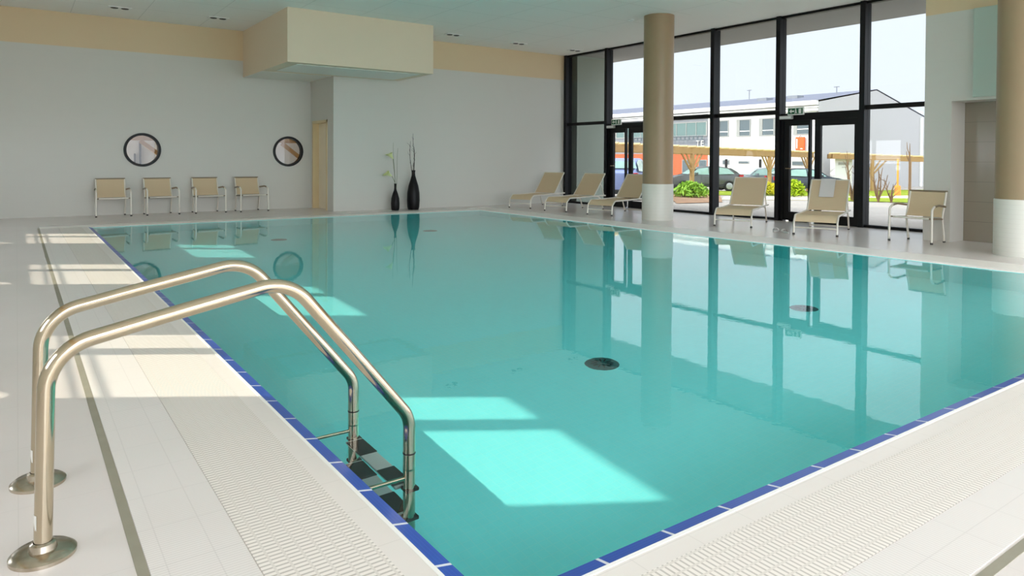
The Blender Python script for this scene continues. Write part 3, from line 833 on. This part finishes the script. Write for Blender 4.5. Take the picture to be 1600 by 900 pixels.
# ------------------------------------------------------------------ outdoors
def zg(x):
    return max(-.65, -.03 - .026 * (x - 12.7)) if x > 12.7 else -.03
def ground_patch(name, poly, mat, dz, lab, cat, kind='structure', n=14):
    """a four-sided patch of ground that follows the slope"""
    a, b_, c, d = [Vector((*p, 0)) for p in poly]
    def fn(u, v):
        p = a.lerp(b_, u).lerp(d.lerp(c, u), v)
        return (p.x, p.y, zg(p.x) + dz)
    b = B(); b.grid(fn, n, n)
    o = b.build(name, mat); tag(o, lab, cat, kind=kind); return o
def outdoors():
    b = B(); xs = [-60, 12.74, 20, 28, 36.55, 90]
    for x0, x1 in zip(xs, xs[1:]):
        if x0 < 0: 
            b.quad((x0, -70, -.3), (XL - .1, -70, -.3), (XL - .1, 120, -.3), (x0, 120, -.3)); 
            b.quad((XL - .1, YF1 + .1, -.3), (12.74, YF1 + .1, -.3), (12.74, 120, -.3), (XL - .1, 120, -.3))
            b.quad((XL - .1, -70, -.3), (12.74, -70, -.3), (12.74, YB - .1, -.3), (XL - .1, YB - .1, -.3))
            continue
        b.quad((x0, -70, zg(x0)), (x1, -70, zg(x1)), (x1, 120, zg(x1)), (x0, 120, zg(x0)))
    S(b.build('ground', 'paving'), 'grey paved ground outside the glass front', 'ground')
    ground_patch('mulch_bed', [(16.4, 14.5), (19.2, 15.0), (25.2, 19.8), (26.0, 23.9)], 'mulch', .02, 'brown bark mulch bed under the green bush outside', 'mulch', 'structure')
    ground_patch('lawn', [(26.4, 15.7), (30.6, 12.6), (38.6, 15.8), (31.6, 18.6)], 'lawn', .02, 'near strip of lawn with bare shrubs outside', 'lawn')
    ground_patch('lawn', [(23.4, 20.7), (42.6, 18.3), (52.0, 21.0), (30.5, 26.6)], 'lawn', .02, 'far strip of lawn in front of the grey gable', 'lawn')
    ground_patch('sand_path', [(21.2, 16.6), (26.0, 15.9), (32.2, 19.2), (24.4, 19.0)], 'sand_path', .015, 'pale sandy path in front of the yellow bush', 'path')
    ground_patch('sand_path', [(31.8, 18.7), (38.7, 15.9), (42.2, 18.1), (35.0, 21.6)], 'sand_path', .015, 'pale path between the two strips of lawn', 'path')
    # roof overhang and exterior return wall of the pool hall
    b = B(); b.box(XW + .16, 14.55, YB - .15, 17.5, ZC, ZC + .35)
    S(b.build('ceiling_overhang', 'reveal_grey'), 'roof overhang outside above the glass front', 'overhang')
    b = B(); b.box(XW + .16, 13.80, 14.93, 15.2, zg(13), ZC)
    S(b.build('wall_outside', 'outside_green_grey'), 'grey green outside wall seen through the leftmost glass bay', 'wall')

    # long white building
    X0, Y0, X1, Y1, G = 41.65, 25.3, 55.8, 62.0, -.65
    t = thing('long_building', 'long white two storey building with grey gable end and slate roof', 'building', (0, 0, 0))
    b = B(); b.box(X0, X1, Y0 + .02, 33.9, G, 5.0); b.build('wall', 'facade_white', t)
    b = B(); b.prism([(X0, G), (X1, G), (X1, 4.50), (48.72, 6.12), (X0, 4.98)], Y0 - .12, Y0 + .02, 'y'); b.build('gable_wall', 'gable', t)
    b = B(); b.box(X0, X1, 33.9, Y1, 1.7, 5.0); b.build('wall', 'facade_grey', t)
    b = B(); b.box(X0 - .02, X1, 33.9, Y1, G, 1.7); b.build('brick_wall', 'brick', t)
    b = B(); b.quad((X0 - .3, Y0 - .15, 5.05), (X0 - .3, Y1, 5.05), (48.72, Y1, 6.20), (48.72, Y0 - .15, 6.20)); b.quad((48.72, Y0 - .15, 6.20), (48.72, Y1, 6.20), (X1 + .2, Y1, 4.55), (X1 + .2, Y0 - .15, 4.55))
    b.build('roof', 'roof_slate', t)
    b = B(); b.box(X0 - .35, X0 - .05, Y0 - .12, Y1, 4.78, 5.06); b.box(X0 - .2, X0, Y0 - .12, Y1, 4.62, 4.70); b.box(X0 - .28, X0 - .05, Y0 - .12, Y1, 4.40, 4.56)
    b.build('fascia', 'facade_white', t)
    b = B(); b.tube([(X1 - .7, Y0 - .2, G), (X1 - .7, Y0 - .2, 4.5)], .12, 8); b.build('downpipe', 'facade_white', t)
    for (y0, y1) in ((32.1, 32.8), (30.27, 31.1), (28.4, 29.25), (25.8, 26.65)):
        b = B(); b.holed(rect(y0 - .06, y1 + .28, 2.9, 4.10), [rect(y0, y1, 2.96, 4.04)], X0 - .06, X0 + .01, 'x'); f = b.build('window', 'reveal_grey', t)
        b = B(); b.box(X0 - .03, X0 - .02, y0, y1, 2.96, 4.04); b.build('pane', 'pane_dark', f)
        b = B(); b.box(X0 - .045, X0 - .03, y0, y1, 3.24, 3.30); b.build('bar', 'facade_white', f)
    b = B(); b.holed(rect(33.95, 44.0, 3.0, 4.1), [rect(34.05 + .95 * k, 34.95 + .95 * k, 3.08, 4.03) for k in range(10)], X0 - .06, X0 + .01, 'x'); f = b.build('window_strip', 'reveal_grey', t)
    b = B(); b.box(X0 - .03, X0 - .02, 34.0, 43.9, 3.08, 4.03); b.build('pane', 'pane_green', f)
    b = B(); b.box(X0 - .5, X0 - .44, 33.95, 42.0, 2.98, 3.03); b.box(X0 - .5, X0 - .44, 33.95, 42.0, 2.72, 2.76)
    for k in range(20): b.box(X0 - .49, X0 - .45, 34.0 + .41 * k, 34.12 + .41 * k, 2.72, 3.0)
    b.build('railing', 'pane_dark', t)
    for (y0, y1, z0, z1) in ((35.6, 36.3, -.6, 1.25), (33.95, 34.7, .1, 1.25), (31.95, 32.55, .9, 1.25), (30.3, 31.2, .98, 1.18), (26.1, 27.0, .9, 1.2)):
        b = B(); b.box(X0 - .05, X0 + .02, y0, y1, z0, z1); f = b.build('window', 'reveal_grey', t)
        b = B(); b.box(X0 - .07, X0 - .045, y0 + .06, y1 - .06, z0 + .05, z1 - .05); b.build('pane', 'pane_dark', f)
    b = B(); b.tube([(X0 - .1, 35.45, G), (X0 - .1, 35.45, 1.75)], .05, 6); b.build('rain_pipe', 'facade_grey', t)
    for (y, x, h) in ((26.8, 46.5, .55), (35.0, 48.0, .8)):
        b = B(); z = 5.05 + (x - X0) * .162
        b.tube([(x, y, z), (x, y, z + h)], .04, 6); b.tube([(x, y - .2, z + h * .95), (x, y + .2, z + h * .95)], .03, 6); b.build('antenna', 'facade_grey', t)
    for y in (29.3, 31.8):
        b = B(); z = 5.05 + (45.5 - X0) * .162; b.box(45.1, 45.9, y - .4, y + .4, z - .1, z + .18); b.build('roof_vent', 'facade_grey', t)
    # letters on the grey part
    cu = bpy.data.curves.new('facade_letters', 'FONT'); cu.body = 'TE'; cu.size = .62; cu.extrude = .03; cu.space_character = 1.15
    cu.materials.append(MATS['facade_white'])
    tmp = bpy.data.objects.new('letters_outline', cu); COL.objects.link(tmp)
    me = bpy.data.meshes.new_from_object(tmp.evaluated_get(bpy.context.evaluated_depsgraph_get()))
    bpy.data.objects.remove(tmp)
    o = bpy.data.objects.new('facade_letters', me); COL.objects.link(o); o.parent = t
    o.matrix_world = Matrix(((0, 0, -1, X0 - .05), (-1, 0, 0, 34.95), (0, 1, 0, 2.26), (0, 0, 0, 1)))
    # orange sign
    t = thing('wall_sign', 'orange sign box on the white facade above the right exit door', 'sign', (X0 - .14, 26.35, 2.32))
    b = B(); b.box(-.06, .06, -.31, .31, -.43, .43, bev=.02); b.build('board', 'sign_orange', t)
    b = B(); b.tube([(0, -.10, .42), (0, 0, .52), (0, .10, .42)], .02, 6); b.build('hook', 'facade_grey', t)
    b = B(); b.box(-.07, -.058, .16, .24, -.3, .3); b.box(-.07, -.058, -.05, -.2, -.36, -.30); b.build('lettering', 'sign_white', t)
    # low white hut in front of the gable
    t = thing('white_cabinet', 'low white utility hut in front of the grey gable', 'hut', (42.6, 24.2, -.65), 0)
    M = Matrix.Rotation(math.radians(-32), 4, 'Z')
    b = B(); b.box(-.55, .55, -.3, .3, 0, 2.0, M=M); b.build('body', 'facade_white', t)
    b = B(); b.box(-.35, .35, -.33, -.29, 1.62, 1.78, M=M); b.box(-.12, .25, -.33, -.29, 1.46, 1.50, M=M); b.build('vent', 'reveal_grey', t)
    # dark posts at the car park
    for (x, y, lab) in ((39.0, 30.2, 'thin dark post behind the graphite car'), (40.9, 28.9, 'thin dark post behind the silver car')):
        b = B(); b.tube([(0, 0, 0), (0, 0, 1.95)], .09, 8); o = b.build('post', 'dark_metal'); o.location = (x, y, -.65); tag(o, lab, 'post', 'dark posts at the car park')
    # bollard
    b = B(); b.lathe([(.16, 0), (.15, .5), (.14, .55), (.05, .56), (.05, 2.0), (0, 2.0)], seg=16); o = b.build('bollard', 'bollard_orange', None, True); o.location = (38.9, 18.9, -.65)
    tag(o, 'orange bollard with slim pole on the lawn in front of the gable', 'bollard')

    # pergolas
    def pergola(p0, p1, ztop0, ztop1, posts, lab, boards, w=1.6):
        t = thing('pergola', lab, 'pergola', (0, 0, 0))
        p0, p1 = Vector(p0), Vector(p1); d = (p1 - p0); L = d.length; d.normalize(); nrm = Vector((-d.y, d.x))
        for off in (0, w):
            b = B()
            def P(s, o, z): q = p0 + d * s + nrm * (off + o); return Vector((q.x, q.y, z))
            zt = lambda s: ztop0 + (ztop1 - ztop0) * s / L
            b.grid(lambda u, v: [P(u * L, -.07, zt(u * L) - .28), P(u * L, .07, zt(u * L) - .28), P(u * L, .07, zt(u * L)), P(u * L, -.07, zt(u * L)), P(u * L, -.07, zt(u * L) - .28)][int(round(v * 4))], 1, 4)
            b.build('beam', 'pine_wood', t)
        for k in range(boards):
            s = L * (k + .5) / boards
            b = B(); z = zt(s); q0 = p0 + d * s - nrm * .35; q1 = p0 + d * s + nrm * (w + .4)
            b.tube([(q0.x, q0.y, z + .05), (q1.x, q1.y, z + .05)], .06, 4); b.build('rafter', 'pine_pale', t)
        for s in posts:
            q = p0 + d * s; g = zg(q.x); z = zt(s) - .28
            b = B(); b.tube([(q.x, q.y, g), (q.x, q.y, z)], .115, 8); b.build('post', 'pine_wood', t)
            for sg in (-1, 1):
                for (o, lo) in ((.55, .75), (.95, .95)):
                    e = q + d * (o * sg)
                    b = B(); b.tube([(q.x, q.y, z - lo), (e.x, e.y, z + .03)], .05, 6); b.build('brace', 'pine_wood', t)
    pergola((15.0, 21.0), (40.6, 24.9), 1.90, 1.69, (12.0, 20.1, 25.2), 'long timber pergola in front of the cars and white building', 34)
    pergola((41.2, 24.0), (46.3, 20.9), 1.64, 1.46, (2.6,), 'short timber pergola in front of the grey gable', 9, .5)
    # tall thin post with twigs at the right
    t = thing('young_tree', 'staked young tree beside the right armchair outside', 'tree', (28.6, 13.45, zg(28.6)))
    b = B(); b.tube([(0, 0, 0), (.02, 0, .9), (-.02, 0, 2.0)], [.05, .045, .03], 7); b.build('trunk', 'bark_brown', t)
    for (a, z, l) in ((.4, 1.5, .5), (2.6, 1.6, .45), (1.2, 1.9, .5), (3.6, 1.95, .4)):
        b = B(); b.tube([(0, 0, z), (.25 * l * math.cos(a), .25 * l * math.sin(a), z + .5 * l), (.3 * l * math.cos(a), .3 * l * math.sin(a), z + l)], [.02, .016, .01], 5); b.build('branch', 'bark_brown', t)
    b = B(); b.tube([(.25, .1, 0), (.25, .1, 1.85)], .055, 6); b.build('stake', 'pine_wood', t)
    # bare shrubs
    def shrub(x, y, h, seed, n, lab):
        rnd = random.Random(seed)
        t = thing('bare_shrub', lab, 'shrub', (x, y, zg(x)), 0, 'bare shrubs on the lawn')
        for k in range(n):
            a = 2 * PI * k / n + rnd.uniform(-.3, .3); s = rnd.uniform(.25, .55) * h * .55; hh = h * rnd.uniform(.6, 1.0)
            b = B(); P = [Vector((s * math.cos(a) * q + .05 * math.sin(6 * q + k), s * math.sin(a) * q, hh * q)) for q in [i / 8 for i in range(9)]]
            b.tube(P, [.04 * (1 - .7 * i / 8) for i in range(9)], 6)
            for i in (3, 5, 6):
                b.tube([P[i], P[i] + Vector((rnd.uniform(-.22, .22), rnd.uniform(-.2, .2), rnd.uniform(.15, .32)))], [.018, .008], 5)
            b.build('stem', 'bark_brown', t)
    shrub(27.9, 15.35, 2.15, 3, 8, 'tall bare shrub right of the lounger with the paper outside')
    shrub(28.0, 14.35, 1.5, 5, 5, 'low bare shrub right of the right exit door outside')
    shrub(28.3, 14.0, .85, 9, 3, 'small bare shrub beside the staked young tree outside')
    # bushes
    def bush(x, y, r, h, mat, seed, lab, n=700):
        rnd = random.Random(seed)
        t = thing('leafy_bush', lab, 'bush', (x, y, zg(x)))
        b = B()
        for k in range(n):
            a = rnd.uniform(0, 2 * PI); q = rnd.random() ** .4; ph = rnd.uniform(0, PI / 2)
            c = Vector((r * q * math.cos(a) * math.cos(ph), r * q * math.sin(a) * math.cos(ph), h * (.12 + .85 * q * math.sin(ph))))
            M = Matrix.Translation(c) @ Matrix.Rotation(rnd.uniform(0, 2 * PI), 4, 'Z') @ Matrix.Rotation(rnd.uniform(-1, 1), 4, 'Y') @ Matrix.Rotation(rnd.uniform(-1, 1), 4, 'X')
            l, w = rnd.uniform(.10, .17), rnd.uniform(.035, .06)
            b.quad(M @ Vector((-l, 0, 0)), M @ Vector((0, -w, .02)), M @ Vector((l, 0, 0)), M @ Vector((0, w, .02)))
        b.build('foliage', mat, t)
        b = B()
        for k in range(7):
            a = 2 * PI * k / 7; b.tube([(0, 0, 0), (r * .5 * math.cos(a), r * .5 * math.sin(a), h * .7)], [.03, .012], 5)
        b.build('stems', 'bark_brown', t)
    bush(21.6, 18.4, .75, .62, 'leaf_green', 1, 'broad green bush on the mulch bed right of the tan column', 900)
    bush(30.0, 20.75, .55, .62, 'leaf_yellow', 2, 'yellow leaved bush at the foot of the pergola post')
    bush(29.1, 18.75, .50, .80, 'leaf_lime', 3, 'lime green bush behind the right exit door')

    # cars
    def car(loc, rz, paint, lab, L=4.2, W=1.7, H=1.42, flip=1):
        t = thing('car', lab, 'car', loc, rz)
        prof = [(-.5, .22), (-.5, .40), (-.485, .52), (-.40, .60), (-.24, .655), (-.10, .94), (.02, 1.0), (.20, 1.0), (.33, .93), (.44, .72), (.495, .66), (.5, .40), (.49, .22)]
        prof = [(x * L, z * H) for x, z in prof]
        b = B()
        def sec(i, v):
            x, z = prof[i]; f = z / H
            w = W / 2 * (1 - .30 * max(0, (f - .60) / .40)) * (1 - .10 * (abs(x) / (L / 2)) ** 4)
            return (x, -w if v == 0 else w, z)
        n = len(prof)
        A = [b.bm.verts.new(Vector(sec(i, 0))) for i in range(n)]; Cc = [b.bm.verts.new(Vector(sec(i, 1))) for i in range(n)]
        for i in range(n - 1): b.bm.faces.new((A[i], A[i + 1], Cc[i + 1], Cc[i]))
        b.bm.faces.new((A[0], Cc[0], Cc[-1], A[-1])); b.bm.faces.new(A); b.bm.faces.new(Cc[::-1])
        bmesh.ops.bevel(b.bm, geom=list(b.bm.edges), offset=.05, segments=2, affect='EDGES', profile=.5)
        body = b.build('body', paint, t, True)
        # glass
        b = B()
        for s in (-1, 1):
            y0, y1 = s * (W / 2 - .03), s * (W / 2 * .76)
            yy = lambda z: s * (W / 2 * (1 - .30 * max(0, (z / H - .60) / .40)) + .008)
            for poly in ([(-.215, .67), (-.105, .905), (.035, .955), (.035, .67)], [(.055, .67), (.055, .955), (.20, .955), (.31, .90), (.385, .70)]):
                b.bm.faces.new([b.bm.verts.new(Vector((px * L, yy(pz * H), pz * H))) for px, pz in poly])
        b.build('side_glass', 'car_glass', t)
        for nm, (xa, za), (xb, zb) in (('windscreen', (-.240, .675), (-.112, .935)), ('rear_glass', (.345, .92), (.432, .755))):
            b = B(); wa = W / 2 * .90; wb = W / 2 * .72
            o = Vector((-.012 if nm == 'windscreen' else .012, 0, .012))
            b.quad(Vector((xa * L, -wa if nm == 'windscreen' else -wb, za * H)) + o, Vector((xa * L, wa if nm == 'windscreen' else wb, za * H)) + o, Vector((xb * L, wb if nm == 'windscreen' else wa, zb * H)) + o, Vector((xb * L, -wb if nm == 'windscreen' else -wa, zb * H)) + o)
            b.build(nm, 'car_glass', t)
        b = B(); b.box(-.505 * L, .5 * L, -W / 2 - .01, W / 2 + .01, .17 * H, .27 * H, bev=.02); b.build('bumper', 'car_trim', t)
        for x in (-.31 * L, .31 * L):
            for s in (-1, 1):
                M = Matrix.Translation((x, s * (W / 2 - .08), .30)) @ Matrix.Rotation(PI / 2, 4, 'X')
                b = B(); b.lathe([(.18, -.10), (.27, -.10), (.30, -.06), (.30, .06), (.27, .10), (.18, .10)], seg=24, M=M); w = b.build('wheel', 'tyre', t, True)
                b = B(); b.lathe([(0, -.108), (.10, -.112), (.19, -.10), (.19, .10), (.10, .112), (0, .108)], seg=20, M=M); b.build('hubcap', 'hubcap', w, True)
        for s in (-1, 1):
            b = B(); b.box(-.502 * L, -.455 * L, s * W * .28, s * W * .47, .46 * H, .54 * H, bev=.015); b.build('headlight', 'lamp_clear', t)
            b = B(); b.box(.455 * L, .503 * L, s * W * .34, s * W * .49, .50 * H, .66 * H, bev=.015); b.build('tail_light', 'lamp_red', t)
            b = B(); b.box(-.16 * L, -.125 * L, s * (W / 2 - .02), s * (W / 2 + .14), .66 * H, .74 * H, bev=.02); b.build('mirror', paint, t)
        return t
    a = math.radians(-35)
    car((32.6, 26.9, -.555), a, 'car_graphite', 'dark graphite car behind the green bush, nose to the left')
    car((38.7, 27.3, -.65), a + .05, 'car_silver', 'grey silver car behind the pergola post and yellow bush')
    car((38.2, 23.9, -.65), a + PI, 'car_dark', 'dark car with red tail light behind the lime bush')
    car((23.4, 23.3, -.31), math.radians(60), 'car_dark', 'dark green car seen through the left exit door, behind the blue one')
    car((17.6, 18.0, -.155), math.radians(215), 'car_blue', 'pale blue car seen low through the left exit door')
outdoors()

# ------------------------------------------------------------------ light, sky, camera
EL = math.radians(24)
sd = Vector((.84 * math.cos(EL), -.543 * math.cos(EL), -math.sin(EL))).normalized()
sl = bpy.data.lights.new('sun', 'SUN'); sl.energy = 2.6; sl.angle = math.radians(0.5); sl.color = (1.0, 0.92, 0.76)
so = bpy.data.objects.new('sun', sl); COL.objects.link(so); so.location = (-20, 20, 20)
so.rotation_euler = sd.to_track_quat('-Z', 'Y').to_euler()
wd = bpy.data.worlds.new('sky'); SC.world = wd; wd.use_nodes = True
nt = wd.node_tree; bg = nt.nodes['Background']
tc = nt.nodes.new('ShaderNodeTexCoord'); dp = nt.nodes.new('ShaderNodeVectorMath'); dp.operation = 'DOT_PRODUCT'
nt.links.new(tc.outputs['Generated'], dp.inputs[0]); dp.inputs[1].default_value = (.76, .30, -.57)    # away from the brightest part of the hazy sky
mr = nt.nodes.new('ShaderNodeMapRange'); nt.links.new(dp.outputs['Value'], mr.inputs[0])
mr.inputs[1].default_value = -1.0; mr.inputs[2].default_value = 0.62; mr.inputs[3].default_value = 3.4; mr.inputs[4].default_value = 1.22
nt.links.new(mr.outputs[0], bg.inputs['Strength']); bg.inputs['Color'].default_value = (.88, .93, 1.0, 1)

cam = bpy.data.cameras.new('camera'); co = bpy.data.objects.new('camera', cam); COL.objects.link(co)
F, YAW, PIT, ROL, CX, CY = 1095.5, .6148, -.0155, .0055, 799.15, 266.03
f = Vector((math.sin(YAW) * math.cos(PIT), math.cos(YAW) * math.cos(PIT), math.sin(PIT)))
r = Vector((math.cos(YAW), -math.sin(YAW), 0)); u = r.cross(f)
r2 = r * math.cos(ROL) + u * math.sin(ROL); u2 = -r * math.sin(ROL) + u * math.cos(ROL)
M = Matrix((r2, u2, -f)).transposed().to_4x4(); M.translation = Vector((0, 0, 1.2))
co.matrix_world = M
cam.sensor_width = 36; cam.lens = F / 1600 * 36; cam.shift_x = (800 - CX) / 1600; cam.shift_y = -(450 - CY) / 1600
cam.clip_end = 500; cam.clip_start = .05
SC.camera = co

if CAUSTICS:
    WATER.cycles.is_caustics_caster = True
    POOL.cycles.is_caustics_receiver = True
    for o in bpy.data.objects:
        if o.parent and o.parent.name == 'pool_ladder' and o.name.startswith(('step',)): o.cycles.is_caustics_receiver = True
    sl.cycles.is_caustics_light = True

SC.view_settings.view_transform = 'Standard'; SC.view_settings.look = 'None'; SC.view_settings.gamma = 1
SC.view_settings.use_curve_mapping = False; SC.view_settings.exposure = 1.12
cy = SC.cycles
cy.use_denoising = True; cy.max_bounces = 12; cy.diffuse_bounces = 6; cy.glossy_bounces = 6; cy.transmission_bounces = 8; cy.transparent_max_bounces = 12
cy.sample_clamp_indirect = 8.0
